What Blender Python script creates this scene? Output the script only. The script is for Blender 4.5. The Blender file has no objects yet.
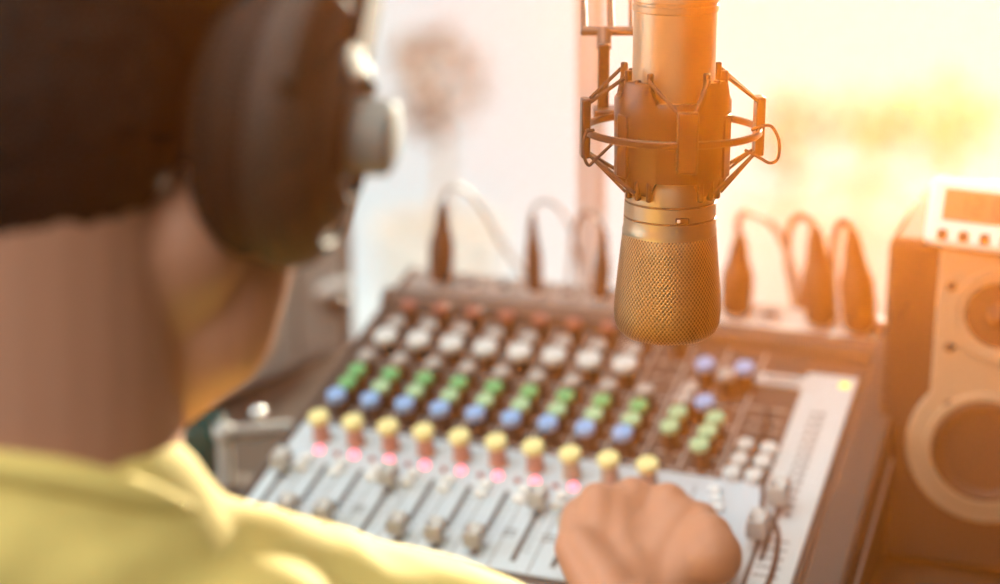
import bpy, bmesh, math, random
from math import sin, cos, pi, radians, tan, atan
from mathutils import Vector, Matrix, noise

scene = bpy.context.scene
COL = scene.collection
V = Vector
random.seed(7)

# ------------------------------------------------------------ camera
F_PX = 1750.0
PITCH = radians(16)
EYE = V((0, 0, 1.30))
cam_d = bpy.data.cameras.new('camera')
cam = bpy.data.objects.new('camera', cam_d)
COL.objects.link(cam)
cam.location = EYE
cam.rotation_euler = (pi / 2 - PITCH, 0, 0)
cam_d.sensor_width = 36
cam_d.lens = 36 * F_PX / 1000
cam_d.clip_start = 0.02
cam_d.clip_end = 200
cam_d.dof.use_dof = True
cam_d.dof.focus_distance = 0.985
cam_d.dof.aperture_fstop = 2.4
cam_d.dof.aperture_blades = 0
scene.camera = cam

# ------------------------------------------------------------ world, sun, lamps, exposure
world = bpy.data.worlds.new('world')
scene.world = world
world.use_nodes = True
bg = world.node_tree.nodes['Background']
bg.inputs['Color'].default_value = (0.84, 0.93, 0.96, 1)
bg.inputs['Strength'].default_value = 0.90

SUN_ELEV, SUN_AZ = radians(3.6), radians(18)        # low evening sun beyond the window, a little to the right
sun_d = bpy.data.lights.new('sun', 'SUN')
sun_d.energy = 18.5
sun_d.color = (1.0, 0.82, 0.62)
sun_d.angle = radians(1.5)
sun = bpy.data.objects.new('sun', sun_d)
COL.objects.link(sun)
sun.location = (2, 8, 4)
sd = V((sin(SUN_AZ) * cos(SUN_ELEV), cos(SUN_AZ) * cos(SUN_ELEV), sin(SUN_ELEV)))
sun.rotation_euler = sd.to_track_quat('Z', 'Y').to_euler()

def area(name, loc, target, sx, sy, power, color):
    d = bpy.data.lights.new(name, 'AREA')
    d.shape = 'RECTANGLE'
    d.size, d.size_y = sx, sy
    d.energy = power
    d.color = color
    o = bpy.data.objects.new(name, d)
    COL.objects.link(o)
    o.location = loc
    o.rotation_euler = (V(loc) - V(target)).to_track_quat('Z', 'Y').to_euler()
    return o
area('overhead_fill', (-0.3, 0.95, 2.52), (-0.3, 0.95, 0), 1.0, 1.0, 22, (1.0, 0.96, 0.90))  # unseen fill lamp added overhead to lift console, hand and shirt
area('side_fill', (-2.15, 1.0, 1.6), (0, 1.3, 0.8), 1.5, 1.3, 26, (0.88, 0.95, 1.0))  # unseen fill lamp added at the left for console and hand
area('rear_fill', (-0.5, -0.8, 2.45), (-0.1, 0.8, 0.95), 1.2, 0.8, 36, (1.0, 0.97, 0.93))  # unseen fill lamp added behind the camera to lift dark backs

vs = scene.view_settings
vs.view_transform = 'Standard'
vs.look = 'None'
vs.exposure = 0.0
vs.gamma = 1.0
vs.use_curve_mapping = False
scene.cycles.use_denoising = True
scene.cycles.max_bounces = 8
scene.cycles.transparent_max_bounces = 12
scene.cycles.volume_bounces = 0
scene.cycles.sample_clamp_indirect = 6.0

# ------------------------------------------------------------ helpers
def P(px, py, t):
    """the place t metres along the view whose image falls on px, py"""
    u = -(py - 292) / F_PX
    c, s = cos(PITCH), sin(PITCH)
    return EYE + V(((px - 500) / F_PX, c + u * s, -s + u * c)) * t

def mat(name, color, rough=0.5, metal=0.0, emit=None, es=0.0, coat=0.0, bump=0.0, bscale=60.0, var=0.0, trans=0.0, sub=0.0, vscale=8.0):
    m = bpy.data.materials.new(name)
    m.use_nodes = True
    nt = m.node_tree
    b = nt.nodes['Principled BSDF']
    b.inputs['Base Color'].default_value = (*color, 1)
    b.inputs['Roughness'].default_value = rough
    b.inputs['Metallic'].default_value = metal
    b.inputs['Coat Weight'].default_value = coat
    if emit:
        b.inputs['Emission Color'].default_value = (*emit, 1)
        b.inputs['Emission Strength'].default_value = es
    if sub:
        b.inputs['Subsurface Weight'].default_value = sub
        b.inputs['Subsurface Radius'].default_value = (0.012, 0.005, 0.003)
        b.inputs['Subsurface Scale'].default_value = 1.0
    if bump or var:
        tc = nt.nodes.new('ShaderNodeTexCoord')
        n = nt.nodes.new('ShaderNodeTexNoise')
        n.inputs['Scale'].default_value = bscale
        n.inputs['Detail'].default_value = 4
        nt.links.new(tc.outputs['Object'], n.inputs['Vector'])
        if bump:
            bp = nt.nodes.new('ShaderNodeBump')
            bp.inputs['Strength'].default_value = bump
            bp.inputs['Distance'].default_value = 0.002
            nt.links.new(n.outputs['Fac'], bp.inputs['Height'])
            nt.links.new(bp.outputs['Normal'], b.inputs['Normal'])
        if var:
            n2 = nt.nodes.new('ShaderNodeTexNoise')
            n2.inputs['Scale'].default_value = vscale
            nt.links.new(tc.outputs['Object'], n2.inputs['Vector'])
            r = nt.nodes.new('ShaderNodeValToRGB')
            r.color_ramp.elements[0].position = 0.35
            r.color_ramp.elements[1].position = 0.65
            r.color_ramp.elements[0].color = (*[c * (1 - var) for c in color], 1)
            r.color_ramp.elements[1].color = (*[min(1, c * (1 + var)) for c in color], 1)
            nt.links.new(n2.outputs['Fac'], r.inputs['Fac'])
            nt.links.new(r.outputs['Color'], b.inputs['Base Color'])
    return m

def frame(z, up=None):
    z = z.normalized()
    a = up or (V((0, 0, 1)) if abs(z.z) < 0.9 else V((1, 0, 0)))
    x = a.cross(z)
    if x.length < 1e-6:
        x = V((1, 0, 0)).cross(z)
    x.normalize()
    return x, z.cross(x)

def box(bm, c, s, R=None, mi=0):
    c = V(c)
    R = R or Matrix.Identity(3)
    vs_ = [bm.verts.new(c + R @ V((sx * s[0] / 2, sy * s[1] / 2, sz * s[2] / 2))) for sx in (-1, 1) for sy in (-1, 1) for sz in (-1, 1)]
    for q in ((0, 1, 3, 2), (4, 6, 7, 5), (0, 4, 5, 1), (2, 3, 7, 6), (0, 2, 6, 4), (1, 5, 7, 3)):
        f = bm.faces.new([vs_[i] for i in q])
        f.material_index = mi
    return vs_

def rings(bm, rs, mi=0, cap=True, closed=False):
    """skin a list of vertex rings"""
    n = len(rs[0])
    rv = [[bm.verts.new(p) for p in r] for r in rs]
    m = len(rv)
    for i in range(m if closed else m - 1):
        a, b = rv[i], rv[(i + 1) % m]
        for k in range(n):
            f = bm.faces.new((a[k], a[(k + 1) % n], b[(k + 1) % n], b[k]))
            f.material_index = mi
    if cap and not closed:
        f = bm.faces.new(rv[0][::-1]); f.material_index = mi
        f = bm.faces.new(rv[-1]); f.material_index = mi
    return rv

def lathe(bm, prof, o=(0, 0, 0), axis=(0, 0, 1), n=32, mi=0, mis=None):
    """prof: (radius, height) pairs along axis"""
    o, axis = V(o), V(axis).normalized()
    x, y = frame(axis)
    rs = []
    for r, h in prof:
        r = max(r, 1e-5)
        rs.append([o + axis * h + (x * cos(2 * pi * k / n) + y * sin(2 * pi * k / n)) * r for k in range(n)])
    k0 = len(bm.faces)
    rings(bm, rs, mi)
    if mis:
        bm.faces.ensure_lookup_table()
        for i, m_ in enumerate(mis):
            for k in range(n):
                bm.faces[k0 + i * n + k].material_index = m_

def cyl(bm, a, b, r, r2=None, n=16, mi=0):
    a, b = V(a), V(b)
    r2 = r if r2 is None else r2
    lathe(bm, [(r, 0), (r2, (b - a).length)], a, b - a, n, mi)

def tube(bm, pts, r, n=10, mi=0, closed=False, steps=8, taper=None):
    """a smooth round tube through pts"""
    pts = [V(p) for p in pts]
    m = len(pts)
    path, rad = [], []
    for i in range(m if closed else m - 1):
        p0 = pts[(i - 1) % m] if closed else pts[max(i - 1, 0)]
        p1, p2 = pts[i], pts[(i + 1) % m]
        p3 = pts[(i + 2) % m] if closed else pts[min(i + 2, m - 1)]
        for k in range(steps):
            t = k / steps
            path.append(0.5 * ((2 * p1) + (p2 - p0) * t + (2 * p0 - 5 * p1 + 4 * p2 - p3) * t * t + (3 * p1 - p0 - 3 * p2 + p3) * t ** 3))
    if not closed:
        path.append(pts[-1])
    L = len(path)
    rs = []
    up = None
    for i, p in enumerate(path):
        d = (path[(i + 1) % L] - path[i - 1]) if closed else (path[min(i + 1, L - 1)] - path[max(i - 1, 0)])
        d.normalize()
        if up is None:
            x, y = frame(d)
        else:
            x = (up - d * up.dot(d)).normalized()
            y = d.cross(x)
        up = x
        rr = r if taper is None else r * (1 + (taper - 1) * i / (L - 1))
        rs.append([p + (x * cos(2 * pi * k / n) + y * sin(2 * pi * k / n)) * rr for k in range(n)])
    rings(bm, rs, mi, closed=closed)

def ball(bm, c, r, axes=None, seg=20, mi=0):
    """ellipsoid; r a number or three radii along axes"""
    if not hasattr(r, '__len__'):
        r = (r, r, r)
    A = axes or (V((1, 0, 0)), V((0, 1, 0)), V((0, 0, 1)))
    c = V(c)
    rs = []
    h = seg // 2
    for i in range(1, h):
        th = pi * i / h
        rs.append([c + A[0] * (r[0] * sin(th) * cos(2 * pi * k / seg)) + A[1] * (r[1] * sin(th) * sin(2 * pi * k / seg)) - A[2] * (r[2] * cos(th)) for k in range(seg)])
    rv = rings(bm, rs, mi, cap=False)
    b = bm.verts.new(c - A[2] * r[2]); t = bm.verts.new(c + A[2] * r[2])
    for k in range(seg):
        f = bm.faces.new((rv[0][(k + 1) % seg], rv[0][k], b)); f.material_index = mi
        f = bm.faces.new((rv[-1][k], rv[-1][(k + 1) % seg], t)); f.material_index = mi

def cap(bm, a, b, r, r2=None, seg=16):
    """capsule with tapering radius"""
    r2 = r if r2 is None else r2
    a, b = V(a), V(b)
    ball(bm, a, r, seg=seg); ball(bm, b, r2, seg=seg)
    cyl(bm, a, b, r, r2, n=seg)

def flat(bm, pts2, o, x, y, z, th, mi=0):
    """extruded outline: pts2 in the x, y plane through o, thickness th along z"""
    o = V(o)
    a = [o + x * p[0] + y * p[1] for p in pts2]
    rings(bm, [a, [p + z * th for p in a]], mi)

ROOTS = {}
def obj(name, bm, m, parent=None, smooth=True, bevel=0.0, local=False, seg=2, label=None, sharp=40):
    bmesh.ops.recalc_face_normals(bm, faces=bm.faces[:])
    if parent is not None and not local:
        bm.transform(ROOTS[parent].inverted())
    me = bpy.data.meshes.new(name)
    bm.to_mesh(me)
    bm.free()
    for mm in (m if isinstance(m, (list, tuple)) else [m]):
        me.materials.append(mm)
    if smooth:
        me.polygons.foreach_set('use_smooth', [True] * len(me.polygons))
        me.set_sharp_from_angle(angle=radians(sharp))
    o = bpy.data.objects.new(name, me)
    COL.objects.link(o)
    if parent is not None:
        o.parent = parent
        ROOTS[o] = ROOTS[parent]
        # sub-parts share their thing's frame
    else:
        ROOTS[o] = Matrix.Identity(4)
    if bevel:
        b = o.modifiers.new('bevel', 'BEVEL')
        b.width, b.segments, b.limit_method, b.angle_limit = bevel, seg, 'ANGLE', radians(35)
        if smooth:
            b.harden_normals = False
    if label:
        o['label'] = label
    return o

def thing(name, label, cat, loc=(0, 0, 0), M=None, group=None):
    o = bpy.data.objects.new(name, None)
    COL.objects.link(o)
    o.empty_display_size = 0.05
    mw = M if M is not None else Matrix.Translation(V(loc))
    o.matrix_world = mw
    ROOTS[o] = mw
    tag(o, label, cat, group)
    return o

def tag(o, label, cat, group=None):
    o['label'] = label; o['category'] = cat
    if group:
        o['group'] = group
    return o

def struct(o):
    o['kind'] = 'structure'
    return o

def stuff(o, label, cat):
    o['kind'] = 'stuff'; o['label'] = label; o['category'] = cat
    return o

def copy(o, parent):
    c = o.copy()
    COL.objects.link(c)
    c.parent = parent
    ROOTS[c] = ROOTS[parent]
    for ch in list(o.children):
        copy(ch, c)
    return c

BM = bmesh.new

# ------------------------------------------------------------ materials
m_wall = mat('plaster', (0.74, 0.73, 0.70), 0.9, bump=0.05)
m_dimwall = mat('bounce_cut_wall', (0.060, 0.062, 0.068), 0.95, bump=0.1)  # unseen walls made dark to cut the orange sun bounce
m_floor = mat('floor_wood', (0.12, 0.08, 0.055), 0.5, var=0.25)
m_ceil = mat('ceiling_white', (0.82, 0.82, 0.80), 0.9)
m_frame = mat('window_white', (0.80, 0.80, 0.78), 0.4)
m_desk = mat('desk_laminate', (0.050, 0.034, 0.024), 0.55, var=0.3, vscale=14)
m_black = mat('black_plastic', (0.02, 0.019, 0.018), 0.42)
m_blackm = mat('black_metal', (0.012, 0.010, 0.009), 0.30, metal=0.0, coat=0.2)
m_rubber = mat('rubber', (0.02, 0.02, 0.02), 0.8)
m_gold = mat('champagne_metal', (0.38, 0.33, 0.24), 0.38, metal=1.0)
m_goldd = mat('groove_metal', (0.16, 0.11, 0.07), 0.5, metal=0.8)
m_chrome = mat('chrome', (0.75, 0.75, 0.75), 0.22, metal=1.0)
m_steel = mat('brushed_steel', (0.55, 0.52, 0.50), 0.38, metal=0.9)
m_skin = mat('skin', (0.47, 0.222, 0.132), 0.52, bump=0.12, bscale=300, sub=0.12, var=0.06)
m_hair = mat('hair', (0.012, 0.007, 0.005), 0.8, bump=0.7, bscale=160)
m_shirt = mat('yellow_cotton', (0.78, 0.60, 0.18), 0.85, bump=0.25, bscale=420)
m_trouser = mat('denim', (0.05, 0.07, 0.12), 0.85, bump=0.2, bscale=300)

for m_ in (m_blackm, m_rubber):
    m_.node_tree.nodes['Principled BSDF'].inputs['Specular IOR Level'].default_value = 0.3
    m_.node_tree.nodes['Principled BSDF'].inputs['Coat Weight'].default_value = 0.0
# ============================================================ the room
def room_box(name, c, s, m):
    bm = BM(); box(bm, c, s)
    return struct(obj(name, bm, m, smooth=False))
WY = 2.45                                            # the glazed wall
room_box('floor', (0, 0.4, -0.05), (4.6, 4.3, 0.1), m_floor)
room_box('ceiling', (0, 0.4, 2.65), (4.6, 4.3, 0.1), m_ceil)
room_box('wall_right', (2.3, 0.4, 1.3), (0.1, 4.3, 2.6), m_dimwall)
room_box('wall_rear', (0, -1.75, 1.3), (4.6, 0.1, 2.6), m_dimwall)
bm = BM()                                            # left wall with an opening for the added window
for c, s in (((-2.3, -0.85, 1.3), (0.1, 1.7, 2.6)), ((-2.3, 2.15, 1.3), (0.1, 0.8, 2.6)), ((-2.3, 0.875, 0.4), (0.1, 1.75, 0.8)), ((-2.3, 0.875, 2.45), (0.1, 1.75, 0.3))):
    box(bm, c, s)
struct(obj('wall_left', bm, m_dimwall, smooth=False))
# glazed end wall: a tall sliding window, floor to ceiling
wf = BM()
for c, s in (((0, WY, 2.5), (4.5, 0.08, 0.2)), ((0, WY, 0.04), (4.5, 0.08, 0.08)), ((-2.2, WY, 1.3), (0.12, 0.08, 2.6)), ((2.2, WY, 1.3), (0.12, 0.08, 2.6)),
             ((-1.05, WY, 1.3), (0.07, 0.06, 2.5)), ((1.15, WY, 1.3), (0.07, 0.06, 2.5))):
    box(wf, c, s)
win = struct(obj('window_1', wf, m_frame, smooth=False))
mg = bpy.data.materials.new('window_glass'); mg.use_nodes = True
nt = mg.node_tree
for n in list(nt.nodes):
    if n.type != 'OUTPUT_MATERIAL':
        nt.nodes.remove(n)
tr, gl, mx, fr = (nt.nodes.new(k) for k in ('ShaderNodeBsdfTransparent', 'ShaderNodeBsdfGlossy', 'ShaderNodeMixShader', 'ShaderNodeFresnel'))
tr.inputs['Color'].default_value = (0.97, 0.98, 0.97, 1)
gl.inputs['Roughness'].default_value = 0.02
fr.inputs['IOR'].default_value = 1.25
nt.links.new(fr.outputs[0], mx.inputs[0]); nt.links.new(tr.outputs[0], mx.inputs[1]); nt.links.new(gl.outputs[0], mx.inputs[2])
nt.links.new(mx.outputs[0], nt.nodes['Material Output'].inputs['Surface'])
bm = BM(); box(bm, (0, WY, 1.25), (4.3, 0.006, 2.36))
pane = obj('window_pane', bm, mg, win, smooth=False)
# unseen window added in the left wall for the side fill
wf = BM()
for c, s in (((-2.3, 0.875, 0.83), (0.12, 1.75, 0.06)), ((-2.3, 0.875, 2.27), (0.12, 1.75, 0.06)), ((-2.3, 0.03, 1.55), (0.12, 0.06, 1.4)), ((-2.3, 1.72, 1.55), (0.12, 0.06, 1.4)), ((-2.3, 0.875, 1.55), (0.06, 0.05, 1.4))):
    box(wf, c, s)
win2 = struct(obj('added_window', wf, m_frame, smooth=False))
bm = BM(); box(bm, (-2.3, 0.875, 1.55), (0.006, 1.7, 1.4)); obj('window_pane', bm, mg, win2, smooth=False)

# terrace and planting beyond the glass
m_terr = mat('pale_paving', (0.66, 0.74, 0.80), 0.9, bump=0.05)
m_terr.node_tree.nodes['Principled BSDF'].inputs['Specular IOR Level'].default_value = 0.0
bm = BM(); box(bm, (0, 15, -0.12), (60, 25, 0.1))
struct(obj('ground', bm, m_terr, smooth=False))

# added scattering volume that stands in for the orange window flare
hm = bpy.data.materials.new('glare_volume'); hm.use_nodes = True
nt = hm.node_tree
nt.nodes.remove(nt.nodes['Principled BSDF'])
vsn = nt.nodes.new('ShaderNodeVolumeScatter')
vsn.inputs['Color'].default_value = (1.0, 0.25, 0.014, 1)  # orange of the glow put into the scatter colour
vsn.inputs['Density'].default_value = 0.075
vsn.inputs['Anisotropy'].default_value = 0.90
# density shaped so the glow stays weak at left and strong at right
htc, hsx, hmr = (nt.nodes.new(k) for k in ('ShaderNodeTexCoord', 'ShaderNodeSeparateXYZ', 'ShaderNodeMapRange'))
hmr.interpolation_type = 'SMOOTHSTEP'
hmr.inputs['From Min'].default_value = -0.22
hmr.inputs['From Max'].default_value = 0.20
hmr.inputs['To Min'].default_value = 0.016
hmr.inputs['To Max'].default_value = 0.112
nt.links.new(htc.outputs['Object'], hsx.inputs[0])
nt.links.new(hsx.outputs['X'], hmr.inputs['Value'])
hmy, hmul = nt.nodes.new('ShaderNodeMapRange'), nt.nodes.new('ShaderNodeMath')
hmy.interpolation_type = 'SMOOTHSTEP'                # and cut near the glass so the background stays white
for k_, v_ in (('From Min', 1.15), ('From Max', 1.95), ('To Min', 1.0), ('To Max', 0.12)):
    hmy.inputs[k_].default_value = v_
hmul.operation = 'MULTIPLY'
nt.links.new(hsx.outputs['Y'], hmy.inputs['Value'])
nt.links.new(hmr.outputs['Result'], hmul.inputs[0]); nt.links.new(hmy.outputs['Result'], hmul.inputs[1])
nt.links.new(hmul.outputs[0], vsn.inputs['Density'])
nt.links.new(vsn.outputs[0], nt.nodes['Material Output'].inputs['Volume'])
bm = BM(); box(bm, (0, 0.36, 1.3), (4.46, 4.0, 2.56))
glare = stuff(obj('glare', bm, hm, smooth=False), 'added orange scattering volume for the flare glow across the room', 'glare')

# ============================================================ desk
bm = BM()
DY0, DY1 = 0.93, 1.73
box(bm, (0.15, (DY0 + DY1) / 2, 0.735), (2.3, DY1 - DY0, 0.03))
desk = thing('desk', 'dark brown desk carrying the mixer and loudspeaker', 'desk', (0.15, 1.33, 0))
obj('desk_top', bm, m_desk, desk, bevel=0.003)
for sx in (-0.93, 1.23):
    for sy in (DY0 + 0.06, DY1 - 0.06):
        bm = BM(); box(bm, (sx, sy, 0.36), (0.05, 0.05, 0.72)); obj('leg', bm, m_desk, desk, bevel=0.003)

# ============================================================ mixing console
S = 1.12e-3
YAW, TILT = 0.3679, 0.2931
mr = V((cos(YAW), -sin(YAW), 0))
mf = V((sin(YAW) * cos(TILT), cos(YAW) * cos(TILT), sin(TILT)))
mn = mr.cross(mf)
mo = EYE + (V((-0.1156, 1.0925, -0.404)) - mn * 0.016) * 1.12
MM = Matrix.Translation(mo) @ Matrix((mr, mf, mn)).transposed().to_4x4()
mixer = thing('mixing_console', 'large grey audio mixing console with rows of coloured knobs on the desk', 'mixing console', M=MM)
m_fp = mat('pale_grey_paint', (0.50, 0.57, 0.62), 0.5)
m_kp = mat('brown_grey_paint', (0.065, 0.054, 0.045), 0.5)
m_jp = mat('mid_grey_paint', (0.26, 0.225, 0.20), 0.5)
m_line = mat('printed_pale', (0.50, 0.48, 0.46), 0.6)
m_dkline = mat('printed_dark', (0.14, 0.14, 0.14), 0.6)
m_chas = mat('chassis', (0.075, 0.058, 0.048), 0.45)
m_strip = mat('white_paint', (0.56, 0.57, 0.57), 0.5)
m_slot = mat('slot_black', (0.05, 0.05, 0.045), 0.7)
m_yel = mat('cap_yellow', (0.85, 0.74, 0.34), 0.45)
m_yskirt = mat('skirt_red_brown', (0.50, 0.26, 0.20), 0.5)
m_tskirt = mat('skirt_tan', (0.44, 0.34, 0.26), 0.5)
m_blue = mat('cap_blue', (0.24, 0.42, 0.74), 0.45)
m_green = mat('cap_green', (0.14, 0.42, 0.16), 0.45)
m_lgreen = mat('cap_pale_green', (0.36, 0.56, 0.33), 0.45)
m_white = mat('cap_white', (0.60, 0.60, 0.585), 0.75)
m_greyc = mat('cap_grey', (0.38, 0.36, 0.34), 0.45)
m_redc = mat('cap_red', (0.30, 0.095, 0.065), 0.45)
m_dark = mat('knob_dark', (0.05, 0.037, 0.028), 0.5)
m_fcap = mat('fader_cap', (0.46, 0.455, 0.44), 0.45)
m_button = mat('button_white', (0.78, 0.79, 0.78), 0.5)
m_led = mat('led_pink', (1.0, 0.3, 0.35), 0.4, emit=(1.0, 0.13, 0.22), es=2.4)
m_ledoff = mat('led_dim', (0.35, 0.07, 0.05), 0.4)
m_meter = mat('led_meter', (0.7, 0.75, 0.1), 0.4, emit=(0.8, 0.8, 0.1), es=0.8)

Z0 = mo.z
def hb(v, z):                                        # local height at v (mm) of a world level z
    return (z - Z0 - v * S * sin(TILT)) / cos(TILT)
def prof_solid(prof, u0, u1):
    b = BM()
    rings(b, [[V((u * S, v * S, h)) for v, h in prof] for u in (u0, u1)])
    return b
BODY = [(-96, -0.001), (-118, -0.004), (-126, -0.012), (-127, hb(-127, 0.758)), (226, hb(226, 0.758)), (226, -0.030), (220, -0.001), (172, -0.001)]
obj('chassis', prof_solid(BODY, -28, 330), m_chas, mixer, local=True, bevel=0.0015)
def plate(name, u0, u1, v0, v1, h0, h1, m, marks=None, mm=None):
    b = BM()
    box(b, ((u0 + u1) / 2 * S, (v0 + v1) / 2 * S, (h0 + h1) / 2), ((u1 - u0) * S, (v1 - v0) * S, h1 - h0))
    mats = [m]
    if marks:
        mats += mm
        for (a0, a1, b0, b1, k) in marks:
            box(b, ((a0 + a1) / 2 * S, (b0 + b1) / 2 * S, h1 + 0.0001), ((a1 - a0) * S, (b1 - b0) * S, 0.0004), mi=k)
    return obj(name, b, mats, mixer, local=True, smooth=False)
CH = 25.4
NCH = 10
# pale fader field with printed scales
mk = []
for i in range(NCH + 1):
    u = -16 + CH * i
    for k in range(9):
        mk.append((u + 3, u + 7, -76 + k * 6, -75.2 + k * 6, 1))
    mk.append((u + 10, u + 19, -60, -58.6, 1)); mk.append((u + 10, u + 19, -64, -62.8, 1))
    mk.append((u + 11.8, u + 12.5, -94, 8, 1))
for k in range(6):
    mk.append((262 + k * 0, 268, -70 + k * 8, -69 + k * 8, 1))
plate('fader_panel', -27, 292.2, -95, 18, 0, 0.0012, m_fp, mk, [m_dkline])
# dark knob field with pale channel lines
mk = []
for i in range(NCH + 1):
    u = 6 + CH * i
    mk.append((u - 0.6, u + 0.6, 22, 158, 1))
    for k, v in enumerate((20.5, 36, 52, 70, 92, 116, 134)):
        mk.append((u - 19, u - 13, v, v + 1.6, 1)); mk.append((u - 7, u - 3, v, v + 1.6, 1))
mk.append((-20, 220, 22.5, 23.3, 1))
mk += [(266, 288, 72, 73, 1), (266, 288, 82, 83, 1), (262, 288, 95, 96, 1)]
plate('knob_panel', -27, 292.2, 18.3, 166, 0, 0.0012, m_kp, mk, [m_line])
# white master strip
mk = []
for k in range(14):
    mk.append((304, 307, -10 + k * 8, -7 + k * 8, 1)); mk.append((309, 313, -10 + k * 8, -6.5 + k * 8, 1))
for k in range(5):
    mk.append((303, 318, -66 + k * 8, -65 + k * 8, 1))
mk.append((316, 322, 128, 134, 2))
plate('master_strip', 292.5, 326, -95, 141, 0, 0.0022, m_strip, mk, [m_dkline, m_meter])
plate('label_bar', 262, 300, 122, 134, 0.0012, 0.003, m_strip, [(266, 290, 126, 130, 1)], [m_dkline])
# raised ridge between the knob field and the socket field
obj('ridge', prof_solid([(160, 0.0), (164, 0.011), (176, 0.013), (181, 0.0)], -27, 330), m_chas, mixer, local=True, bevel=0.001)
mk = []
for i in range(13):
    u = -14 + 26 * i
    mk.append((u - 3, u + 15, 186, 188, 1)); mk.append((u, u + 12, 212, 213.5, 1))
mk += [(-20, 60, 182.5, 189, 1), (205, 325, 182.5, 217, 2)]  # right end painted paler, as the glow lightens it there
plate('socket_panel', -27, 326, 181, 219, 0, 0.0014, m_jp, mk, [m_line, mat('socket_glow_pale', (0.62, 0.58, 0.53), 0.5)])
# end cheeks
CHK = [(-97, 0.003), (-120, -0.002), (-130, -0.012), (-131, hb(-131, 0.756)), (229, hb(229, 0.756)), (229, -0.028), (222, 0.003), (181, 0.004), (176, 0.014), (164, 0.013), (160, 0.004)]
obj('end_cheek', prof_solid(CHK, -33, -28), m_chas, mixer, local=True, bevel=0.002)
m_chk = mat('cheek_brown', (0.065, 0.043, 0.032), 0.55)
obj('end_cheek', prof_solid(CHK, 330, 356), m_chk, mixer, local=True, bevel=0.004)
# light strip put in for the highlight along the right cheek's lower edge
bm = BM(); box(bm, (356.6 * S, 40 * S, -0.028), (1.6 * S, 300 * S, 0.004)); obj('edge_highlight', bm, m_greyc, mixer, local=True, smooth=False)
# front lip with oval emblems
bm = BM()
for k in range(6):
    u = 130 + k * 17
    rs = []
    tube(bm, [V(((u + 6.5 * cos(a)) * S, (-107 + 5 * sin(a)) * S, -0.0015)) for a in [2 * pi * j / 12 for j in range(12)]], 0.0007, n=6, closed=True, steps=3)
obj('emblem_row', bm, m_line, mixer, local=True)
for (u, v) in ((-15, -110), (340, -110), (-15, 210), (340, 210)):
    bm = BM(); hz = hb(v, 0.7535)
    up = MM.to_3x3().inverted() @ V((0, 0, 1))
    o_ = V((u * S, v * S, hb(v, 0.7500)))
    lathe(bm, [(0.012, 0), (0.013, 0.009)], o_, up, 20)
    obj('foot', bm, m_rubber, mixer, local=True)

# knobs: one maker, then copies
def knob(name, cr, ch_, sr, sh, mcap, mskirt, label=None):
    b = BM()
    lathe(b, [(sr * 1.12, 0), (sr * 1.12, 0.0015), (sr, 0.002), (sr * 0.92, sh), (0, sh)], n=24)
    k = obj(name, b, mskirt, mixer, local=True, label=label)
    b = BM()
    lathe(b, [(cr * 0.94, sh), (cr, sh + ch_ * 0.2), (cr, sh + ch_ * 0.8), (cr * 0.9, sh + ch_), (0, sh + ch_)], n=24)
    box(b, (0, cr * 0.55, sh + ch_ * 1.02), (0.0010, cr * 0.8, 0.0008))
    c = obj('knob_cap', b, mcap, k, local=True)
    return k
def place(k0, pts, first=True):
    for j, (u, v) in enumerate(pts):
        k = k0 if j == 0 else copy(k0, mixer)
        k.location = (u * S, v * S, 0.0012)
        k.rotation_euler = (0, 0, random.uniform(-1.2, 1.2))
U = [-6.3 + 25.35 * i for i in range(NCH)]
place(knob('pan_knob', 0.0080, 0.0055, 0.0064, 0.0165, m_yel, m_yskirt, 'yellow cap on a red-brown stem'), [(u, 2.5) for u in U[:7]])
place(knob('pan_knob', 0.0080, 0.0055, 0.0064, 0.0165, m_yel, m_tskirt, 'yellow cap on a tan stem'), [(u, 0.5) for u in U[7:]])
place(knob('aux_knob', 0.0074, 0.006, 0.0070, 0.0150, m_blue, m_dark, 'blue cap on a dark skirt'), [(u + 0.5, 30) for u in U[:9]] + [(228.9, 115), (255.4, 116), (239.4, 73)])
place(knob('monitor_knob', 0.0070, 0.005, 0.0064, 0.0150, m_green, m_dark, 'green cap on a dark skirt'),
      [(u + 1.5, 45.5) for u in U[:1]] + [(u + 2, 61) for u in U[:9]])
place(knob('monitor_knob', 0.0070, 0.005, 0.0064, 0.0150, m_lgreen, m_dark, 'pale green cap on a dark skirt'),
      [(u + 1.5, 45.5) for u in U[1:9]] + [(225.3, 59), (224.2, 43.5), (250.2, 58), (249, 43.5), (247.6, 29)])
place(knob('equaliser_knob', 0.0066, 0.005, 0.0062, 0.0150, m_greyc, m_dark, 'grey cap'), [(u + 1, v) for u in U[:9] for v in (79,)] + [(225, 74), (226, 86), (245.5, 107)])
place(knob('gain_knob', 0.0094, 0.006, 0.0075, 0.0150, m_white, m_dark, 'broad white cap'), [(u + 5, 104.5) for u in U[:8]])
place(knob('trim_knob', 0.0066, 0.004, 0.0062, 0.0150, m_greyc, m_dark, 'grey cap'), [(u + 5, 124) for u in U[:8]])
place(knob('level_knob', 0.0062, 0.004, 0.0060, 0.0170, m_redc, m_dark, 'red cap on a dark skirt'), [(u + 6, 145) for u in U[:9]])

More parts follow.
